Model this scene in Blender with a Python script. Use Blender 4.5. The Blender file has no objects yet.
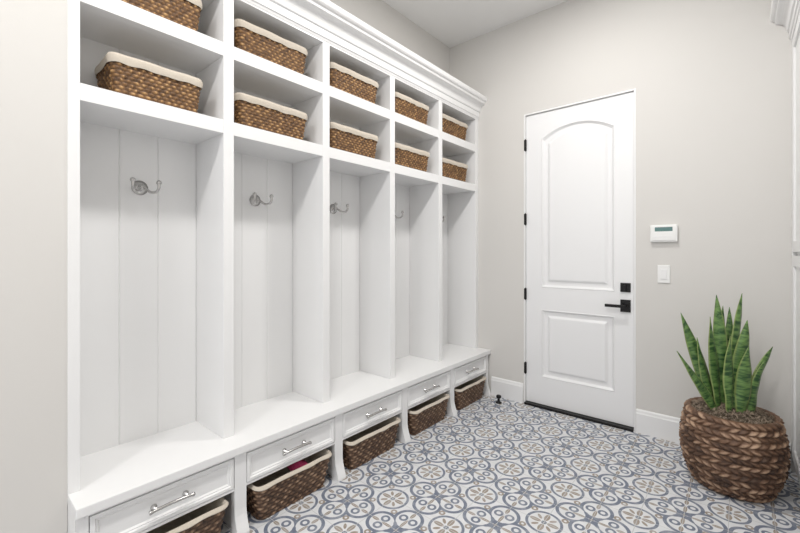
import bpy, bmesh, math, random
from mathutils import Vector, Matrix
random.seed(7)
scene = bpy.context.scene
scene.view_settings.view_transform = 'Standard'
COL = scene.collection

# ------------------------------------------------------------------ materials
def new_mat(name):
    m = bpy.data.materials.new(name); m.use_nodes = True
    nt = m.node_tree
    return m, nt, nt.nodes['Principled BSDF']

def simple(name, col, rough=0.5, metal=0.0, bump=0.0, bscale=60, var=0.0, coat=0.0):
    m, nt, b = new_mat(name)
    b.inputs['Base Color'].default_value = (*col, 1)
    b.inputs['Roughness'].default_value = rough
    b.inputs['Metallic'].default_value = metal
    b.inputs['Coat Weight'].default_value = coat
    tc = nt.nodes.new('ShaderNodeTexCoord')
    n = nt.nodes.new('ShaderNodeTexNoise'); n.inputs['Scale'].default_value = bscale
    n.inputs['Detail'].default_value = 4
    nt.links.new(tc.outputs['Object'], n.inputs['Vector'])
    if bump:
        bp = nt.nodes.new('ShaderNodeBump'); bp.inputs['Strength'].default_value = bump
        bp.inputs['Distance'].default_value = 0.002
        nt.links.new(n.outputs['Fac'], bp.inputs['Height'])
        nt.links.new(bp.outputs['Normal'], b.inputs['Normal'])
    if var:
        mx = nt.nodes.new('ShaderNodeMix'); mx.data_type = 'RGBA'
        mx.inputs[6].default_value = (*[c*(1-var) for c in col], 1)
        mx.inputs[7].default_value = (*[min(1, c*(1+var)) for c in col], 1)
        nt.links.new(n.outputs['Fac'], mx.inputs[0])
        nt.links.new(mx.outputs[2], b.inputs['Base Color'])
    return m

M_wall = simple('wall_paint', (0.675, 0.658, 0.632), 0.85, bump=0.12, bscale=180)
M_ceil = simple('ceiling_paint', (0.84, 0.835, 0.825), 0.9, bump=0.1, bscale=150)
M_white = simple('white_lacquer', (0.84, 0.84, 0.84), 0.38, bump=0.02, bscale=40)
M_door = simple('door_paint', (0.84, 0.84, 0.845), 0.4, bump=0.02, bscale=40)
M_trim = simple('trim_paint', (0.84, 0.84, 0.84), 0.45)
M_black = simple('black_hardware', (0.015, 0.014, 0.014), 0.35, 0.6)
M_chrome = simple('satin_nickel', (0.55, 0.54, 0.53), 0.22, 1.0)
M_plastic = simple('white_plastic', (0.85, 0.85, 0.84), 0.4)
M_screen = simple('lcd_screen', (0.10, 0.20, 0.19), 0.2)
M_liner = simple('cream_liner', (0.58, 0.52, 0.44), 0.9, bump=0.5, bscale=120, var=0.1)
M_pink = simple('pink_cloth', (0.45, 0.04, 0.13), 0.8, bump=0.4, bscale=50)
M_soil = simple('dried_moss', (0.11, 0.085, 0.06), 0.95, bump=1.0, bscale=80, var=0.5)
M_fibre = simple('coco_fibre', (0.26, 0.20, 0.15), 0.9, var=0.4, bscale=30)
M_dark = simple('gap_shadow', (0.05, 0.05, 0.05), 0.9)

def weave_mat(name, dark, mid, light):
    m, nt, b = new_mat(name)
    at = nt.nodes.new('ShaderNodeAttribute'); at.attribute_name = 'tone'
    n = nt.nodes.new('ShaderNodeTexNoise'); n.inputs['Scale'].default_value = 90
    n.inputs['Detail'].default_value = 3
    tc = nt.nodes.new('ShaderNodeTexCoord')
    nt.links.new(tc.outputs['Object'], n.inputs['Vector'])
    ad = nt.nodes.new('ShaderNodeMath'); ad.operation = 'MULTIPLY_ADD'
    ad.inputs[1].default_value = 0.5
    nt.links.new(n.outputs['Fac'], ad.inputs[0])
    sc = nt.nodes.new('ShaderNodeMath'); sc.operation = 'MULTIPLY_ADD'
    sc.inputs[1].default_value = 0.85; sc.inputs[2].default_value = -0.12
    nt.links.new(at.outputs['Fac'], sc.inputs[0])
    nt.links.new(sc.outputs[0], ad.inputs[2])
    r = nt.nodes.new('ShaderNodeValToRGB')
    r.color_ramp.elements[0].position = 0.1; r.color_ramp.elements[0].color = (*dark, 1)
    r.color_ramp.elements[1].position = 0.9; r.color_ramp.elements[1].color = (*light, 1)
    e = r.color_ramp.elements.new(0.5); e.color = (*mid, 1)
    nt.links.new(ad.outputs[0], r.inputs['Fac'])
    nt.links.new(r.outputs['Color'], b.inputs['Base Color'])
    b.inputs['Roughness'].default_value = 0.6
    bp = nt.nodes.new('ShaderNodeBump'); bp.inputs['Strength'].default_value = 0.4
    bp.inputs['Distance'].default_value = 0.002
    nt.links.new(n.outputs['Fac'], bp.inputs['Height'])
    nt.links.new(bp.outputs['Normal'], b.inputs['Normal'])
    return m
M_weave = weave_mat('rattan_weave', (0.045, 0.02, 0.008), (0.21, 0.105, 0.038), (0.52, 0.31, 0.13))
M_weave2 = weave_mat('dark_rattan_weave', (0.03, 0.016, 0.010), (0.15, 0.085, 0.05), (0.42, 0.28, 0.18))
M_rope = weave_mat('seagrass_rope', (0.035, 0.017, 0.010), (0.165, 0.088, 0.05), (0.45, 0.30, 0.20))

# expression helper for the floor pattern
class E:
    nt = None
    def __init__(s, v): s.v = v
    @staticmethod
    def op(o, *a, clamp=False):
        n = E.nt.nodes.new('ShaderNodeMath'); n.operation = o; n.use_clamp = clamp
        for i, x in enumerate(a):
            if isinstance(x, E): E.nt.links.new(x.v, n.inputs[i])
            else: n.inputs[i].default_value = x
        return E(n.outputs[0])
    def __add__(s, o): return E.op('ADD', s, o)
    def __sub__(s, o): return E.op('SUBTRACT', s, o)
    def __rsub__(s, o): return E.op('SUBTRACT', o, s)
    def __mul__(s, o): return E.op('MULTIPLY', s, o)
    def __truediv__(s, o): return E.op('DIVIDE', s, o)
def eabs(a): return E.op('ABSOLUTE', a)
def elen(a, b): return E.op('SQRT', a*a + b*b)
def emin(a, b): return E.op('MINIMUM', a, b)
def emax(a, b): return E.op('MAXIMUM', a, b)
def lt(a, b): return E.op('LESS_THAN', a, b)

def floor_mat(cell=0.33):
    m, nt, b = new_mat('patterned_cement_tile')
    E.nt = nt
    tc = nt.nodes.new('ShaderNodeTexCoord')
    nz = nt.nodes.new('ShaderNodeTexNoise'); nz.inputs['Scale'].default_value = 22; nz.inputs['Detail'].default_value = 9
    nz.inputs['Roughness'].default_value = 0.65
    nt.links.new(tc.outputs['Object'], nz.inputs['Vector'])
    sp = nt.nodes.new('ShaderNodeSeparateXYZ')
    nt.links.new(tc.outputs['Object'], sp.inputs[0])
    X = E(sp.outputs['X'])/cell + 100.13
    Y = E(sp.outputs['Y'])/cell + 100.37
    fx = E.op('FRACT', X) - 0.5
    fy = E.op('FRACT', Y) - 0.5
    ax, ay = eabs(fx), eabs(fy)
    qx, qy = 0.5 - ax, 0.5 - ay
    dc = elen(qx, qy)
    d0 = elen(ax, ay)
    a = (ax + ay)*0.7071; bb = (ax - ay)*0.7071
    ca = (qx + qy)*0.7071
    def ell(u, v, c, ru, rv): return lt(elen((u - c)/ru, v/rv), 1.0)
    # slate-blue ribbons: quatrefoil round the centre whose lobes run on into the next tile
    quat = emin(elen(ax - 0.27, ay), elen(ax, ay - 0.27)) - 0.205
    blue = lt(eabs(quat), 0.025)
    # ogee ribbon crossing it (four arcs round the corners)
    blue = emax(blue, lt(eabs(dc - 0.235), 0.020))
    # curls inside the lobes
    curl = emin(elen(ax - 0.27, ay - 0.085), elen(ax - 0.085, ay - 0.27)) - 0.052
    blue = emax(blue, lt(eabs(curl), 0.018))
    blue = emax(blue, ell(a, bb, 0.10, 0.085, 0.028))
    blue = emax(blue, lt(dc, 0.038))
    # taupe fleur crosses
    tan = emax(ell(ax, ay, 0.385, 0.065, 0.028), ell(ay, ax, 0.385, 0.065, 0.028))
    tan = emax(tan, emax(ell(ax, ay, 0.17, 0.090, 0.024), ell(ay, ax, 0.17, 0.090, 0.024)))
    tan = emax(tan, emax(ell(qx, qy, 0.125, 0.080, 0.038), ell(qy, qx, 0.125, 0.080, 0.038)))
    tan = emax(tan, ell(ca, bb, 0.135, 0.055, 0.023))
    tan = emax(tan, lt(eabs(elen(ca - 0.315, bb) - 0.035), 0.015))
    tan = emax(tan, lt(d0, 0.035))
    edge = emin(elen(qx, ay), elen(ax, qy))
    tan = emax(tan, lt(edge, 0.042))
    grout = lt(emin(qx, qy), 0.0045)
    grout = emax(grout, lt(emin(ax, ay), 0.0035))
    wear = E.op('MULTIPLY_ADD', E(nz.outputs['Fac']), 1.4, 0.25, clamp=True)
    def mix(f, c1, c2_):
        n = nt.nodes.new('ShaderNodeMix'); n.data_type = 'RGBA'
        nt.links.new(f.v, n.inputs[0])
        for i, c in ((6, c1), (7, c2_)):
            if isinstance(c, tuple): n.inputs[i].default_value = (*c, 1)
            else: nt.links.new(c, n.inputs[i])
        return n.outputs[2]
    base = mix(E(nz.outputs['Fac']), (0.58, 0.59, 0.61), (0.80, 0.80, 0.81))
    c = mix(tan*wear, base, (0.30, 0.25, 0.205))
    c = mix(blue*wear, c, (0.15, 0.175, 0.235))
    c = mix(grout, c, (0.52, 0.52, 0.52))
    nt.links.new(c, b.inputs['Base Color'])
    b.inputs['Roughness'].default_value = 0.55
    return m
M_floor = floor_mat()

def leaf_mat():
    m, nt, b = new_mat('snake_plant_leaf')
    uv = nt.nodes.new('ShaderNodeUVMap')
    mp = nt.nodes.new('ShaderNodeMapping'); mp.inputs['Scale'].default_value = (0.5, 13, 1)
    nt.links.new(uv.outputs[0], mp.inputs[0])
    n = nt.nodes.new('ShaderNodeTexNoise'); n.inputs['Scale'].default_value = 2.0
    n.inputs['Detail'].default_value = 5; n.inputs['Distortion'].default_value = 0.5
    nt.links.new(mp.outputs[0], n.inputs['Vector'])
    r = nt.nodes.new('ShaderNodeValToRGB')
    r.color_ramp.elements[0].position = 0.38; r.color_ramp.elements[0].color = (0.022, 0.075, 0.022, 1)
    r.color_ramp.elements[1].position = 0.62; r.color_ramp.elements[1].color = (0.17, 0.30, 0.085, 1)
    nt.links.new(n.outputs['Fac'], r.inputs['Fac'])
    at = nt.nodes.new('ShaderNodeAttribute'); at.attribute_name = 'margin'
    mx = nt.nodes.new('ShaderNodeMix'); mx.data_type = 'RGBA'
    nt.links.new(at.outputs['Fac'], mx.inputs[0]); nt.links.new(r.outputs['Color'], mx.inputs[6])
    mx.inputs[7].default_value = (0.36, 0.42, 0.14, 1)
    nt.links.new(mx.outputs[2], b.inputs['Base Color'])
    b.inputs['Roughness'].default_value = 0.38
    return m
M_leaf = leaf_mat()

# ------------------------------------------------------------------ geometry helpers
def obj_from(name, verts, faces, mat, parent=None, smooth=False):
    me = bpy.data.meshes.new(name); me.from_pydata(verts, [], faces); me.update()
    o = bpy.data.objects.new(name, me); COL.objects.link(o)
    if mat: me.materials.append(mat)
    if parent: o.parent = parent
    if smooth:
        for p in me.polygons: p.use_smooth = True
    return o

def box(name, x0, x1, y0, y1, z0, z1, mat, parent=None, bevel=0.0):
    bm = bmesh.new()
    bmesh.ops.create_cube(bm, size=1)
    for v in bm.verts:
        v.co = Vector((x0 + (v.co.x+.5)*(x1-x0), y0 + (v.co.y+.5)*(y1-y0), z0 + (v.co.z+.5)*(z1-z0)))
    if bevel:
        bmesh.ops.bevel(bm, geom=bm.edges[:], offset=bevel, segments=2, affect='EDGES', profile=0.6)
    me = bpy.data.meshes.new(name); bm.to_mesh(me); bm.free()
    me.materials.append(mat)
    o = bpy.data.objects.new(name, me); COL.objects.link(o)
    if parent: o.parent = parent
    return o

def empty(name, loc=(0, 0, 0)):
    o = bpy.data.objects.new(name, None); o.empty_display_size = 0.1
    COL.objects.link(o); o.location = loc
    return o

def prism(name, prof, axis, a0, a1, mat, parent=None):
    n = len(prof); vs = []
    for a in (a0, a1):
        for p in prof:
            vs.append((p[0], a, p[1]) if axis == 'Y' else (a, p[0], p[1]))
    fs = [(i, (i+1) % n, n+(i+1) % n, n+i) for i in range(n)]
    fs += [tuple(range(n))[::-1], tuple(range(n, 2*n))]
    o = obj_from(name, vs, fs, mat, parent)
    bm = bmesh.new(); bm.from_mesh(o.data); bmesh.ops.recalc_face_normals(bm, faces=bm.faces[:]); bm.to_mesh(o.data); bm.free()
    return o

def tube(name, pts, rads, mat, parent=None, seg=10, caps=True):
    vs = []; fs = []; n = len(pts); pts = [Vector(p) for p in pts]
    if not hasattr(rads, '__len__'): rads = [rads]*n
    up = None
    for i, p in enumerate(pts):
        t = (pts[min(i+1, n-1)] - pts[max(i-1, 0)]).normalized()
        if up is None:
            up = t.orthogonal().normalized()
        up = (up - t*up.dot(t)).normalized()
        s = t.cross(up)
        for k in range(seg):
            a = 2*math.pi*k/seg
            vs.append(p + (up*math.cos(a) + s*math.sin(a))*rads[i])
    for i in range(n-1):
        for k in range(seg):
            k2 = (k+1) % seg
            fs.append((i*seg+k, i*seg+k2, (i+1)*seg+k2, (i+1)*seg+k))
    if caps:
        fs.append(tuple(range(seg))[::-1]); fs.append(tuple(range((n-1)*seg, n*seg)))
    return obj_from(name, vs, fs, mat, parent, smooth=True)

def catmull(P, sub=6):
    P = [Vector(p) for p in P]; out = []
    for i in range(len(P)-1):
        p0 = P[max(i-1, 0)]; p1 = P[i]; p2 = P[i+1]; p3 = P[min(i+2, len(P)-1)]
        for k in range(sub):
            t = k/sub
            out.append(0.5*((2*p1)+(p2-p0)*t+(2*p0-5*p1+4*p2-p3)*t*t+(3*p1-p0-3*p2+p3)*t**3))
    out.append(P[-1]); return out

def lathe(name, prof, mat, parent=None, axis='Z', loc=(0, 0, 0), seg=24):
    vs = []; fs = []
    for r, h in prof:
        for k in range(seg):
            a = 2*math.pi*k/seg
            c, s = r*math.cos(a), r*math.sin(a)
            v = {'Z': (c, s, h), 'X': (h, c, s), 'Y': (c, h, s)}[axis]
            vs.append((v[0]+loc[0], v[1]+loc[1], v[2]+loc[2]))
    n = len(prof)
    for i in range(n-1):
        for k in range(seg):
            k2 = (k+1) % seg
            fs.append((i*seg+k, i*seg+k2, (i+1)*seg+k2, (i+1)*seg+k))
    fs.append(tuple(range(seg))); fs.append(tuple(range((n-1)*seg, n*seg)))
    o = obj_from(name, vs, fs, mat, parent, smooth=True)
    bm = bmesh.new(); bm.from_mesh(o.data); bmesh.ops.recalc_face_normals(bm, faces=bm.faces[:]); bm.to_mesh(o.data); bm.free()
    return o

def join(objs, name):
    vs = []; fs = []; mats = []; mi = []; sm = []
    for o in objs:
        me = o.data; off = len(vs)
        vs += [tuple(v.co) for v in me.vertices]
        for p in me.polygons:
            fs.append(tuple(off+i for i in p.vertices))
            mt = me.materials[p.material_index]
            if mt not in mats: mats.append(mt)
            mi.append(mats.index(mt)); sm.append(p.use_smooth)
    me = bpy.data.meshes.new(name); me.from_pydata(vs, [], fs)
    for m in mats: me.materials.append(m)
    for p, a, b in zip(me.polygons, mi, sm): p.material_index = a; p.use_smooth = b
    me.update()
    for o in objs: bpy.data.objects.remove(o)
    o = bpy.data.objects.new(name, me); COL.objects.link(o)
    return o

# ------------------------------------------------------------------ layout constants
XW = -2.14      # alcove wall
XF = -1.83      # locker face
XB = -1.718     # bench drawer face
YB = 3.23       # back wall
H = 3.26
CX = 0.225      # right cabinet face
XR = 0.60       # right wall
Y0 = 0.300      # locker start

# ------------------------------------------------------------------ room
box('floor', -2.4, 0.8, -2.2, 3.5, -0.1, 0, M_floor)
box('ceiling', -2.4, 0.8, -2.2, 3.5, H, H+0.1, M_ceil)
box('wall_left', XW-0.15, XW, Y0, YB, 0, H, M_wall)
box('wall_left_return', XW-0.15, XF-0.005, -2.2, Y0, 0, H, M_wall)
box('wall_right', XR, XR+0.15, -2.2, YB+0.15, 0, H, M_wall)
DX0, DX1, DH = -1.380, -0.577, 2.43
J = 0.012
ox0, ox1, oz = DX0-J, DX1+J, DH+J
bw = [box('p', XW-0.15, ox0, YB, YB+0.15, 0, H, M_wall), box('p', ox1, XR, YB, YB+0.15, 0, H, M_wall),
      box('p', ox0, ox1, YB, YB+0.15, oz, H, M_wall)]
join(bw, 'wall_back')

def baseboard(name, a0, a1, axis, plane, sgn, h=0.165):
    pr = [(0, 0), (0.016, 0), (0.016, h-0.03), (0.012, h-0.022), (0.010, h-0.008), (0.005, h), (0, h)]
    pr = [(plane+sgn*p[0], p[1]) for p in pr]
    return prism(name, pr, axis, a0, a1, M_trim)
baseboard('baseboard_back', -1.69, ox0-0.004, 'X', YB, -1)
baseboard('baseboard_back.001', ox1+0.004, CX-0.005, 'X', YB, -1)
baseboard('baseboard_left', -2.2, Y0-0.001, 'Y', XF-0.005, 1)

# ------------------------------------------------------------------ door
def make_door():
    root = empty('door_1')
    yf = YB + 0.012
    g = 0.0035
    x0, x1, z0, z1 = DX0+g, DX1-g, 0.022, DH-g
    def rect(a, b, c, d): return [(a, c), (b, c), (b, d), (a, d)]
    px0, px1 = DX0+0.132, DX1-0.125
    def arch(a, b, c, d, rise, n=20):
        pts = [(a, c), (b, c), (b, d)]
        w = (b-a)/2; R = (w*w+rise*rise)/(2*rise); cx = (a+b)/2; cz = d+rise-R
        th = math.asin(w/R)
        for i in range(1, n):
            t = th - 2*th*i/n
            pts.append((cx+R*math.sin(t), cz+R*math.cos(t)))
        pts.append((a, d)); return pts
    def panel_loops(kind):
        offs = [(0, 0), (0.006, 0.003), (0.013, -0.004), (0.022, -0.014), (0.034, -0.015), (0.050, -0.014), (0.066, -0.003), (0.075, -0.002)]
        loops = []
        for o, d in offs:
            if kind == 'lo': p = rect(px0+o, px1-o, 0.245+o, 0.805-o)
            else: p = arch(px0+o, px1-o, 0.985+o, 2.215-o*0.9, 0.085-o*0.1)
            loops.append((p, d))
        return loops
    bm = bmesh.new()
    outer = [bm.verts.new((p[0], yf, p[1])) for p in rect(x0, x1, z0, z1)]
    edges = [bm.edges.new((outer[i], outer[(i+1) % 4])) for i in range(4)]
    for kind in ('lo', 'hi'):
        prev = None
        for p, d in panel_loops(kind):
            vs = [bm.verts.new((q[0], yf-d, q[1])) for q in p]
            n = len(vs)
            if prev is None:
                edges += [bm.edges.new((vs[i], vs[(i+1) % n])) for i in range(n)]
            else:
                for i in range(n): bm.faces.new((prev[i], prev[(i+1) % n], vs[(i+1) % n], vs[i]))
            prev = vs
        bm.faces.new(prev)
    bmesh.ops.triangle_fill(bm, use_beauty=True, use_dissolve=False, edges=edges)
    back = [bm.verts.new((p[0], yf+0.035, p[1])) for p in rect(x0, x1, z0, z1)]
    for i in range(4): bm.faces.new((outer[i], outer[(i+1) % 4], back[(i+1) % 4], back[i]))
    bm.faces.new(back)
    bmesh.ops.recalc_face_normals(bm, faces=bm.faces[:])
    me = bpy.data.meshes.new('door_slab'); bm.to_mesh(me); bm.free(); me.materials.append(M_door)
    o = bpy.data.objects.new('door_slab', me); COL.objects.link(o); o.parent = root
    box('jamb_left', ox0, DX0, YB-0.003, YB+0.14, 0, DH+J, M_trim, root, 0.002)
    box('jamb_right', DX1, ox1, YB-0.003, YB+0.14, 0, DH+J, M_trim, root, 0.002)
    box('jamb_head', DX0, DX1, YB-0.003, YB+0.14, DH, DH+J, M_trim, root, 0.002)
    box('gap_shadow_back', DX0, DX1, YB+0.055, YB+0.07, 0.0, DH, M_dark, root)  # dark sheet behind the slab, standing in for shade in the door gap
    box('threshold', DX0, DX1, YB-0.03, YB+0.055, 0.0, 0.018, M_black, root, 0.004)
    for z in (2.18, 1.555, 0.925, 0.30):
        lathe('hinge_knuckle', [(0.004, -0.052), (0.007, -0.048), (0.007, 0.048), (0.004, 0.052)], M_black, root, 'Z', (DX0-0.001, YB+0.002, z), 12)
        box('hinge_leaf', DX0-0.010, DX0+0.008, YB-0.005, YB+0.010, z-0.045, z+0.045, M_black, root, 0.001)
    hx = DX1-0.055
    yp = yf
    box('lock_rosette', hx-0.033, hx+0.033, yp-0.010, yp+0.001, 0.887-0.045, 0.887+0.045, M_black, root, 0.003)
    lathe('lever_neck', [(0.012, 0), (0.010, -0.02), (0.010, -0.05)], M_black, root, 'Y', (hx, yp-0.008, 0.887), 16)
    box('lever', hx-0.125, hx+0.013, yp-0.062, yp-0.048, 0.887-0.011, 0.887+0.011, M_black, root, 0.004)
    box('deadbolt_plate', hx-0.033, hx+0.033, yp-0.010, yp+0.001, 1.02-0.033, 1.02+0.033, M_black, root, 0.003)
    box('thumb_turn', hx-0.006, hx+0.006, yp-0.030, yp-0.009, 1.02-0.018, 1.02+0.018, M_black, root, 0.002)
make_door()

# alarm keypad + switch
k = empty('alarm_keypad')
box('housing', -0.475, -0.318, YB-0.026, YB, 1.345, 1.462, M_plastic, k, 0.008)
box('display', -0.447, -0.346, YB-0.0275, YB-0.025, 1.418, 1.446, M_screen, k, 0.001)
box('flip_cover', -0.462, -0.331, YB-0.029, YB-0.025, 1.355, 1.410, M_plastic, k, 0.003)
for i in range(4):
    box('key', -0.452+i*0.028, -0.434+i*0.028, YB-0.0305, YB-0.028, 1.377, 1.386, M_trim, k, 0.001)
s = empty('light_switch')
box('wall_plate', -0.434, -0.362, YB-0.007, YB, 1.065, 1.187, M_plastic, s, 0.003)
box('rocker', -0.416, -0.380, YB-0.011, YB-0.006, 1.092, 1.160, M_trim, s, 0.002)

ds = [lathe('a', [(0.026, 0.0), (0.026, 0.008), (0.011, 0.013), (0.009, 0.042)], M_black, None, 'Z', (-1.555, 3.09, 0)),
      lathe('b', [(0.016, 0.040), (0.021, 0.045), (0.021, 0.060), (0.014, 0.066)], M_black, None, 'Z', (-1.555, 3.09, 0))]
join(ds, 'door_stop')

# ------------------------------------------------------------------ locker unit
L = empty('mudroom_locker_cabinet')
divs = [0.31 + 0.5795*i for i in range(6)]
T = 0.025
SL0, SL1 = 1.83, 1.893
SM0, SM1 = 2.192, 2.255
TOPO = 2.49
BT = 0.402
for i, c in enumerate(divs):
    a, b = c-T, c+T
    if i == 0: a = Y0
    if i == 5: b = YB-0.001
    box('upright_%d' % i, XW+0.001, XF, a, b, BT, TOPO, M_white, L, 0.0015)
for i in range(5):
    a, b = divs[i]+T, divs[i+1]-T
    box('shelf_lower_%d' % i, XW+0.001, XF-0.001, a, b, SL0, SL1, M_white, L, 0.001)
    box('shelf_middle_%d' % i, XW+0.001, XF-0.001, a, b, SM0, SM1, M_white, L, 0.001)
    cuts = [a, a+0.195, a+0.352, b]
    for j in range(3):
        y0, y1 = cuts[j], cuts[j+1]
        pr = [(XW+0.001, y0), (XW+0.006, y0), (XW+0.010, y0+0.004), (XW+0.010, y1-0.004), (XW+0.006, y1), (XW+0.001, y1)]
        vs = [(p[0], p[1], z) for z in (BT, TOPO) for p in pr]
        n = 6
        fs = [(q, (q+1) % n, n+(q+1) % n, n+q) for q in range(n)]
        obj_from('back_board_%d_%d' % (i, j), vs, fs, M_white, L)
box('cabinet_top', XW+0.001, XF, Y0, YB-0.001, TOPO, 2.575, M_white, L)

def crown(name, plane, sgn, a0, a1, parent, back):
    pr = [(back, 2.50), (0.002, 2.50), (0.006, 2.512), (0.012, 2.516), (0.012, 2.555), (0.020, 2.560)]
    for i in range(7):
        t = i/6*math.pi/2
        pr.append((0.022+0.042*(1-math.cos(t)), 2.566+0.052*math.sin(t)))
    pr += [(0.070, 2.622), (0.072, 2.634)]
    for i in range(4):
        t = i/3*math.pi/2
        pr.append((0.074+0.018*math.sin(t), 2.638+0.018*(1-math.cos(t))))
    pr += [(0.094, 2.675), (back, 2.675)]
    pr = [(plane+sgn*p[0], p[1]) for p in pr]
    return prism(name, pr, 'Y', a0, a1, M_white, parent)
crown('crown_moulding', XF, 1, Y0, YB-0.001, L, -0.305)

# bench
box('bench_top', XW+0.001, XB+0.018, Y0, YB-0.001, BT-0.036, BT, M_white, L, 0.004)
FT = BT-0.036
ST = 0.028
def leg(c, a, b):
    pr = [(XB-0.03, FT), (XB, FT), (XB, 0.11), (XB+0.003, 0.085), (XB+0.012, 0.055), (XB+0.022, 0.03), (XB+0.028, 0.012), (XB+0.028, 0.0), (XB-0.03, 0.0)]
    prism('bench_leg', pr, 'Y', a, b, M_white, L)
for i, c in enumerate(divs):
    a, b = c-ST, c+ST
    if i == 0: a = Y0+0.001
    if i == 5: b = YB-0.018
    leg(c, a, b)
    box('bench_partition_%d' % i, XW+0.001, XB-0.03, max(a, c-0.012), min(b, c+0.012), 0.0, FT, M_white, L)
for i in range(5):
    a, b = divs[i]+ST, divs[i+1]-ST
    box('drawer_rail_%d' % i, XB-0.03, XB-0.001, a, b, 0.203, 0.215, M_white, L, 0.001)
    box('drawer_top_rail_%d' % i, XB-0.03, XB-0.001, a, b, FT-0.012, FT, M_white, L)
    box('drawer_box_%d' % i, XW+0.01, XB-0.026, a+0.006, b-0.006, 0.216, FT-0.014, M_white, L)
    z0, z1 = 0.217, FT-0.015
    y0, y1 = a+0.003, b-0.003
    offs = [(0, -0.004), (0.0, 0.001), (0.002, 0.004), (0.014, 0.004), (0.018, -0.002), (0.022, -0.001), (0.028, -0.007)]
    bm = bmesh.new(); prev = None
    for o, d in offs:
        vs = [bm.verts.new((XB-0.002+d, p, q)) for p, q in ((y0+o, z0+o), (y1-o, z0+o), (y1-o, z1-o), (y0+o, z1-o))]
        if prev:
            for q in range(4): bm.faces.new((prev[q], prev[(q+1) % 4], vs[(q+1) % 4], vs[q]))
        prev = vs
    bm.faces.new(prev)
    vs = [bm.verts.new((XB-0.024, p, q)) for p, q in ((y0, z0), (y1, z0), (y1, z1), (y0, z1))]
    bm.faces.new(vs)
    bmesh.ops.recalc_face_normals(bm, faces=bm.faces[:])
    me = bpy.data.meshes.new('drawer_front'); bm.to_mesh(me); bm.free(); me.materials.append(M_white)
    o = bpy.data.objects.new('drawer_front_%d' % i, me); COL.objects.link(o); o.parent = L
    yc = (a+b)/2; zc = (z0+z1)/2; xx = XB-0.009
    tube('pull_bar', catmull([(xx+0.028, yc-0.082, zc-0.002), (xx+0.031, yc-0.050, zc+0.002), (xx+0.032, yc, zc+0.004), (xx+0.031, yc+0.050, zc+0.002), (xx+0.028, yc+0.082, zc-0.002)]),
         [0.008]*3+[0.0065]*19+[0.008]*3, M_chrome, L)
    for s_ in (-1, 1):
        lathe('pull_post', [(0.012, 0), (0.012, 0.003), (0.006, 0.007), (0.006, 0.029)], M_chrome, L, 'X', (xx, yc+s_*0.058, zc), 14)
box('bench_back_panel', XW+0.001, XW+0.01, Y0+0.05, YB-0.05, 0.0, 0.215, M_white, L)

# ------------------------------------------------------------------ coat hooks (double prong)
def hook(yc, zc):
    xx = XW+0.0105
    P = []
    P.append(lathe('p', [(0.034, 0), (0.034, 0.004), (0.028, 0.006), (0.028, 0.009), (0.018, 0.013), (0.012, 0.020)], M_chrome, None, 'X', (xx, yc, zc), 28))
    P.append(lathe('p', [(0.010, 0.014), (0.014, 0.024), (0.012, 0.034), (0.004, 0.040)], M_chrome, None, 'X', (xx, yc, zc), 18))
    for s_ in (-1, 1):
        P.append(tube('p', catmull([(xx+0.024, yc, zc), (xx+0.040, yc+s_*0.012, zc-0.006), (xx+0.056, yc+s_*0.028, zc-0.022),
            (xx+0.078, yc+s_*0.044, zc-0.022), (xx+0.090, yc+s_*0.052, zc-0.004), (xx+0.090, yc+s_*0.052, zc+0.014)]), 0.0062, M_chrome))
        P.append(lathe('p', [(0.002, 0.010), (0.009, 0.014), (0.0115, 0.021), (0.009, 0.028), (0.002, 0.032)], M_chrome, None, 'Z', (xx+0.090, yc+s_*0.052, zc), 16))
    join(P, 'coat_hook')
for i in range(5):
    hook((divs[i]+divs[i+1])/2+0.010, 1.574)

# ------------------------------------------------------------------ baskets
def perim(a, b, r, n):
    sx, sy = 2*(a-r), 2*(b-r); q = math.pi*r/2
    Lt = 2*sx+2*sy+4*q; out = []
    for i in range(n):
        s = Lt*i/n
        segs = [(sy, 'l', (a, -(b-r)), (0, 1), (1, 0)), (q, 'c', (a-r, b-r), 0, None), (sx, 'l', (a-r, b), (-1, 0), (0, 1)),
                (q, 'c', (-(a-r), b-r), 90, None), (sy, 'l', (-a, b-r), (0, -1), (-1, 0)), (q, 'c', (-(a-r), -(b-r)), 180, None),
                (sx, 'l', (-(a-r), -b), (1, 0), (0, -1)), (q, 'c', (a-r, -(b-r)), 270, None)]
        for Ls, k_, p, d, nn in segs:
            if s <= Ls+1e-9:
                if k_ == 'l': out.append((p[0]+d[0]*s, p[1]+d[1]*s, nn[0], nn[1]))
                else:
                    t = math.radians(d)+s/r; out.append((p[0]+r*math.cos(t), p[1]+r*math.sin(t), math.cos(t), math.sin(t)))
                break
            s -= Ls
    return out

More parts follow.
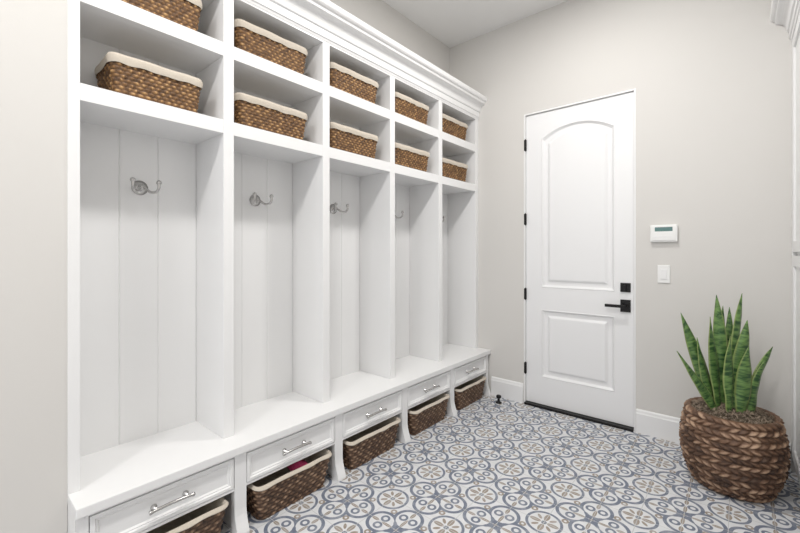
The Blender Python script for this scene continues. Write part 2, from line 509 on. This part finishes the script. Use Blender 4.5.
def basket_mesh(name, a, b, h, taper, rows, m, mat, seed, liner_drop=0.035, amp=0.006):
    rnd = random.Random(seed)
    per = 6; n = m*per; vr = 4
    vs = []; fs = []; tone = []; mi = []
    tones = [[rnd.random() for _ in range(m)] for _ in range(rows)]
    def ringpts(z, off):
        f = taper + (1-taper)*(z/h)
        return perim(a*f+off, b*f+off, 0.03*f+max(off, -0.01), n)
    nr = rows*vr+1
    for j in range(nr):
        row = min(j//vr, rows-1); v = (j/vr) - row
        if j == nr-1: v = 1
        z = h*j/(nr-1)
        P = ringpts(z, 0)
        prof = math.sin(math.pi*v)**0.6 if 0 < v < 1 else 0
        for i, (x, y, nx, ny) in enumerate(P):
            w = 0.5+0.5*math.cos(2*math.pi*i/(2*per) + math.pi*row)
            d = amp*prof*(0.15+0.85*w)
            vs.append((x+nx*d, y+ny*d, z))
            tone.append((0.25+0.75*tones[row][i//per]) * (0.3+0.7*prof) * (0.35+0.65*w))  # random strand tone, with shade painted into the weave recesses
    for j in range(nr-1):
        for i in range(n):
            i2 = (i+1) % n
            fs.append((j*n+i, j*n+i2, (j+1)*n+i2, (j+1)*n+i)); mi.append(0)
    base = len(vs)
    fs.append(tuple(range(n))[::-1]); mi.append(0)
    ex = amp-0.005
    prof = [(-liner_drop, 0.0075+ex), (-liner_drop*0.6, 0.0095+ex), (-0.008, 0.0085+ex), (0.003, 0.004), (0.004, -0.004), (-0.01, -0.010), (-h*0.5, -0.012), (-h+0.012, -0.014)]
    ph = [rnd.random()*6 for _ in range(4)]
    for k_, (dz, off) in enumerate(prof):
        P = ringpts(h+min(dz, 0), off)
        for i, (x, y, nx, ny) in enumerate(P):
            t = 2*math.pi*i/n
            wv = math.sin(9*t+ph[0])+0.7*math.sin(17*t+ph[1])
            d = 0.001*wv if k_ < 3 else 0
            zz = dz + (0.0012*math.sin(7*t+ph[2]) if k_ < 5 else 0) + (0.0015*math.sin(13*t+ph[3]) if k_ == 0 else 0)
            vs.append((x+nx*d, y+ny*d, h+zz)); tone.append(0.5)
    for k_ in range(len(prof)-1):
        for i in range(n):
            i2 = (i+1) % n; q = base+k_*n
            fs.append((q+i, q+i2, q+n+i2, q+n+i)); mi.append(1)
    q = base+(len(prof)-1)*n
    fs.append(tuple(range(q, q+n))); mi.append(1)
    me = bpy.data.meshes.new(name); me.from_pydata(vs, [], fs)
    me.materials.append(mat); me.materials.append(M_liner)
    for p, k_ in zip(me.polygons, mi): p.material_index = k_; p.use_smooth = True
    at = me.attributes.new('tone', 'FLOAT', 'POINT')
    at.data.foreach_set('value', tone)
    me.update()
    return me

cub = [basket_mesh('storage_basket_mesh%d' % i, 0.125, 0.205, 0.162, 0.90, 11, 74, M_weave, i, 0.034) for i in range(3)]
flo = [basket_mesh('floor_basket_mesh%d' % i, 0.185, 0.222, 0.176, 0.86, 10, 66, M_weave2, 10+i, 0.013, 0.007) for i in range(2)]
def place(name, me, x, y, z, rot=0, sc=(1, 1, 1)):
    o = bpy.data.objects.new(name, me); COL.objects.link(o)
    o.location = (x, y, z); o.rotation_euler = (0, 0, rot); o.scale = sc; return o
cen = [(divs[i]+divs[i+1])/2 for i in range(5)]
bb_ = []
for i in range(5):
    dy = [0.010, -0.02, -0.02, -0.02, -0.02][i]
    sc = (1, 0.85, 1) if i == 0 else (1, 1, 1)
    place('storage_basket', cub[i % 3], -1.985, cen[i]+dy, SL1+0.0005, random.uniform(-0.02, 0.02), sc)
    place('storage_basket', cub[(i+1) % 3], -1.985, cen[i]+dy, SM1+0.0005, random.uniform(-0.02, 0.02), sc)
    bb_.append(place('bench_basket', flo[i % 2], XB+0.034-0.195, cen[i], 0.0005, 0))
def cloth(parent, x, y, z):
    vs = []; fs = []; n = 14
    for i in range(n):
        for j in range(n):
            u, v = i/(n-1)-.5, j/(n-1)-.5
            hh = 0.025*(1-(2*u)**2)*(1-(2*v)**2)+0.004*math.sin(9*u+4*v)*math.cos(11*v)
            vs.append((x+u*0.09, y+v*0.10, z+hh))
    for i in range(n-1):
        for j in range(n-1): fs.append((i*n+j, (i+1)*n+j, (i+1)*n+j+1, i*n+j+1))
    return obj_from('folded_pink_cloth', vs, fs, M_pink, parent, True)
cloth(bb_[1], 0.11, 0.05, 0.152)

# ------------------------------------------------------------------ right cabinet
R = empty('tall_storage_cabinet')
RY0 = 1.35
box('carcass', CX+0.02, XR-0.001, RY0, YB-0.001, 0.09, 2.60, M_white, R)
box('toe_kick', CX+0.07, XR-0.001, RY0, YB-0.001, 0.0, 0.09, M_white, R)
ys = [RY0, RY0+0.625, RY0+1.25, YB-0.001]
box('filler', CX, CX+0.02, YB-0.035, YB-0.001, 0.09, 2.57, M_white, R, 0.001)
ys[-1] = YB-0.036
for i in range(3):
    for (z0, z1) in ((0.10, 1.255), (1.275, 2.49)):
        a, b = ys[i]+0.003, ys[i+1]-0.003
        fr = 0.06
        box('door_stile', CX, CX+0.019, a, a+fr, z0, z1, M_white, R, 0.0015)
        box('door_stile', CX, CX+0.019, b-fr, b, z0, z1, M_white, R, 0.0015)
        box('door_rail', CX, CX+0.019, a+fr, b-fr, z0, z0+fr, M_white, R, 0.0015)
        box('door_rail', CX, CX+0.019, a+fr, b-fr, z1-fr, z1, M_white, R, 0.0015)
        box('door_panel', CX+0.010, CX+0.019, a+fr, b-fr, z0+fr, z1-fr, M_white, R)
crown('crown_moulding', CX, -1, RY0, YB-0.001, R, -0.36)

# ------------------------------------------------------------------ plant
PX, PY = -0.040, 2.835
def pot():
    rnd = random.Random(3)
    rows = 14; vr = 6; m = 34; per = 9; n = m*per; hh = 0.405
    prof = [(0, 0.155), (0.05, 0.186), (0.11, 0.205), (0.18, 0.217), (0.25, 0.219), (0.32, 0.210), (0.405, 0.190)]
    def rad(z):
        for (z0, r0), (z1, r1) in zip(prof, prof[1:]):
            if z <= z1+1e-9:
                t = (z-z0)/(z1-z0); return r0+(r1-r0)*t
        return prof[-1][1]
    def srad(z): return sum(rad(min(max(z+d, 0), hh)) for d in (-.03, -.015, 0, .015, .03))/5
    vs = []; fs = []; tone = []; nr = rows*vr+1
    tn = [[rnd.random() for _ in range(m)] for _ in range(rows)]
    for j in range(nr):
        row = min(j//vr, rows-1); v = j/vr-row
        z = hh*j/(nr-1); r = srad(z)
        p = math.sin(math.pi*v)**0.6 if 0 < v < 1 else 0
        for i in range(n):
            th = 2*math.pi*i/n
            ph = i/per + v*0.9*(1 if row % 2 else -1)
            w = abs(math.sin(math.pi*ph))
            d = p*(0.004+0.014*w)
            vs.append((math.cos(th)*(r+d), math.sin(th)*(r+d), z+0.003*math.sin(3*th+row)))
            tone.append(tn[row][int(ph) % m]*(0.3+0.7*w)*(0.4+0.6*p)+(0.15 if row > 9 else 0.02))  # strand tone; hollows between the coils coloured darker as shade
    for j in range(nr-1):
        for i in range(n):
            i2 = (i+1) % n; fs.append((j*n+i, j*n+i2, (j+1)*n+i2, (j+1)*n+i))
    fs.append(tuple(range(n))[::-1])
    base = len(vs)
    for (r, z) in ((0.184, hh+0.002), (0.176, hh-0.01), (0.172, hh-0.06)):
        for i in range(n):
            th = 2*math.pi*i/n; vs.append((math.cos(th)*r, math.sin(th)*r, z)); tone.append(0.4)
    q = (nr-1)*n
    for i in range(n):
        i2 = (i+1) % n; fs.append((q+i, q+i2, base+i2, base+i))
        for k_ in range(2): fs.append((base+k_*n+i, base+k_*n+i2, base+(k_+1)*n+i2, base+(k_+1)*n+i))
    mz = min(v[2] for v in vs); vs = [(x+PX, y+PY, z-mz) for x, y, z in vs]
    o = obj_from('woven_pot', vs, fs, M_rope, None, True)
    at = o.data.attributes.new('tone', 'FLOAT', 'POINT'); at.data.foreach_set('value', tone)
    return o
plant = empty('potted_snake_plant')
po = pot(); po.parent = plant
rs = random.Random(5)
SZ = 0.425
vs = [(PX, PY, SZ)]; fs = []; n = 48; rings = 10
for j in range(1, rings+1):
    r = 0.176*j/rings
    for i in range(n):
        t = 2*math.pi*i/n
        vs.append((PX+r*math.cos(t), PY+r*math.sin(t), SZ-0.035*(j/rings)**2+(rs.uniform(-.006, .006) if j < rings else 0)))
for i in range(n):
    fs.append((0, 1+i, 1+(i+1) % n))
    for j in range(rings-1):
        q = 1+j*n; fs.append((q+i, q+n+i, q+n+(i+1) % n, q+(i+1) % n))
obj_from('soil', vs, fs, M_soil, plant, True)
vs = []; fs = []
for _ in range(900):
    t = rs.uniform(0, 6.283); r = 0.192*math.sqrt(rs.random())
    c = Vector((PX+r*math.cos(t), PY+r*math.sin(t), SZ+0.006-0.03*(r/0.18)**2))
    a = rs.uniform(0, 6.283); d = Vector((math.cos(a), math.sin(a), rs.uniform(-.2, .5)))
    ln = rs.uniform(0.015, 0.04); s_ = d.cross(Vector((0, 0, 1))).normalized()*rs.uniform(0.0012, 0.003)
    bend = Vector((rs.uniform(-1, 1), rs.uniform(-1, 1), rs.uniform(0, 1)))*0.010
    q = len(vs)
    for k_, u in enumerate((0, .5, 1)):
        p = c+d*ln*(u-.5)+bend*(1-abs(2*u-1))
        vs += [tuple(p-s_), tuple(p+s_)]
    fs += [(q, q+1, q+3, q+2), (q+2, q+3, q+5, q+4)]
obj_from('moss_fibres', vs, fs, M_fibre, plant)

RV = Vector((0.758, 0.652, 0)); FV = Vector((-0.652, 0.758, 0))
leaves = [ # tip du, tip z, base du, base depth, tip depth, width, twist
 (0.095, 1.045, 0.030, 0.02, 0.04, 0.074, 0.3),
 (-0.040, 1.035, -0.015, 0.03, 0.05, 0.068, -0.5),
 (-0.115, 0.92, -0.050, 0.01, 0.00, 0.064, 0.4),
 (-0.220, 0.93, -0.065, 0.04, 0.08, 0.064, -0.2),
 (-0.320, 0.74, -0.080, -0.01, -0.03, 0.054, 0.3),
 (0.045, 0.91, 0.010, -0.03, -0.05, 0.078, -0.3),
 (0.210, 0.76, 0.065, -0.02, -0.02, 0.068, 0.2),
 (0.125, 0.85, 0.060, 0.03, 0.06, 0.064, -0.3),
 (-0.070, 0.83, -0.040, -0.05, -0.08, 0.070, 0.4),
 (0.010, 0.78, 0.000, -0.07, -0.10, 0.074, -0.1),
 (-0.165, 0.80, -0.085, 0.02, 0.03, 0.052, 0.2),
 (0.10, 0.70, 0.050, -0.06, -0.09, 0.060, 0.0),
 (0.02, 0.97, 0.005, 0.05, 0.08, 0.064, 0.2),
 (0.075, 0.96, 0.03, 0.06, 0.10, 0.056, -0.6),
]
for li, (tu, tz, bu, bd, td, w, tw) in enumerate(leaves):
    B = Vector((PX, PY, 0.385))+RV*bu+FV*bd
    Tp = Vector((PX, PY, tz))+RV*tu+FV*td
    ctrl = Vector((PX, PY, 0.385+(tz-0.385)*0.5))+RV*(bu+(tu-bu)*0.38)+FV*(bd+(td-bd)*0.35)
    vs = []; fs = []; uvs = []; mg = []; N = 28; C = 9
    for j in range(N+1):
        t = j/N
        p = B*(1-t)**2+ctrl*2*t*(1-t)+Tp*t*t
        tg = (B*(-2*(1-t))+ctrl*(2-4*t)+Tp*2*t).normalized()
        ang = tw+0.9*tw*(t-.5)+0.2*math.sin(5*t+li)
        side = (RV*math.cos(ang)+FV*math.sin(ang)); side = (side-tg*side.dot(tg)).normalized()
        nn = side.cross(tg)
        pw = 0.55+0.45*math.sin(math.pi*min(t/0.5, 1)*0.5)
        if t > 0.5:
            u = (t-0.5)/0.5
            pw *= (1-u**1.9)
        ww = w*0.5*max(pw, 0.015)
        for c in range(C):
            s_ = c/(C-1)*2-1
            fold = (abs(s_)**1.5)*ww*0.42
            rip = 0.003*math.sin(18*t+li+s_*2)*abs(s_)*(1-t)
            vs.append(tuple(p+side*s_*ww-nn*(fold+rip)))
            uvs.append((s_*0.5+li*3.7, t+li*1.3)); mg.append(0.75 if abs(s_) > 0.9 else 0.0)
    for j in range(N):
        for c in range(C-1):
            q = j*C+c; fs.append((q, q+1, q+C+1, q+C))
    o = obj_from('leaf_%d' % li, vs, fs, M_leaf, plant, True)
    ul = o.data.uv_layers.new(name='UVMap')
    for lp in o.data.loops: ul.data[lp.index].uv = uvs[lp.vertex_index]
    at = o.data.attributes.new('margin', 'FLOAT', 'POINT'); at.data.foreach_set('value', mg)
    so = o.modifiers.new('thick', 'SOLIDIFY'); so.thickness = 0.003; so.offset = 0

# ------------------------------------------------------------------ lighting
m_em = bpy.data.materials.new('added_downlight_lens'); m_em.use_nodes = True  # glowing lens of the added ceiling lamps
pb = m_em.node_tree.nodes['Principled BSDF']; pb.inputs['Emission Color'].default_value = (1, 0.97, 0.92, 1); pb.inputs['Emission Strength'].default_value = 4
for (x, y) in ((-0.75, 0.35), (-0.75, 2.1), (-0.75, -1.3)):  # unseen lamps added to light the room, with downlight fixtures around them
    root = empty('added_downlight', (x, y, H))
    lathe('trim_ring', [(0.075, 0.0), (0.095, 0.0), (0.095, -0.006), (0.08, -0.008), (0.075, -0.002)], M_plastic, root, 'Z', (0, 0, 0), 32)
    lathe('lens', [(0.01, -0.001), (0.075, -0.001), (0.075, -0.003), (0.01, -0.003)], m_em, root, 'Z', (0, 0, 0), 32)
    ld = bpy.data.lights.new('added_downlight_disk', 'AREA'); ld.shape = 'DISK'; ld.size = 0.3; ld.energy = 25; ld.color = (1, 0.98, 0.95)
    lo = bpy.data.objects.new('lamp', ld); COL.objects.link(lo); lo.parent = root; lo.location = (0, 0, -0.02)

w = bpy.data.worlds.new('world'); scene.world = w; w.use_nodes = True
bg = w.node_tree.nodes['Background']; bg.inputs[0].default_value = (0.97, 0.98, 1.0, 1); bg.inputs[1].default_value = 1.45

# ------------------------------------------------------------------ camera
cd = bpy.data.cameras.new('camera'); cd.sensor_width = 36; cd.lens = 396/800*36
cd.shift_y = -13.5/800; cd.clip_start = 0.02
co = bpy.data.objects.new('camera', cd); COL.objects.link(co)
co.location = (0, 0, 1.27); co.rotation_euler = (math.radians(90), 0, math.radians(40.7))
scene.camera = co
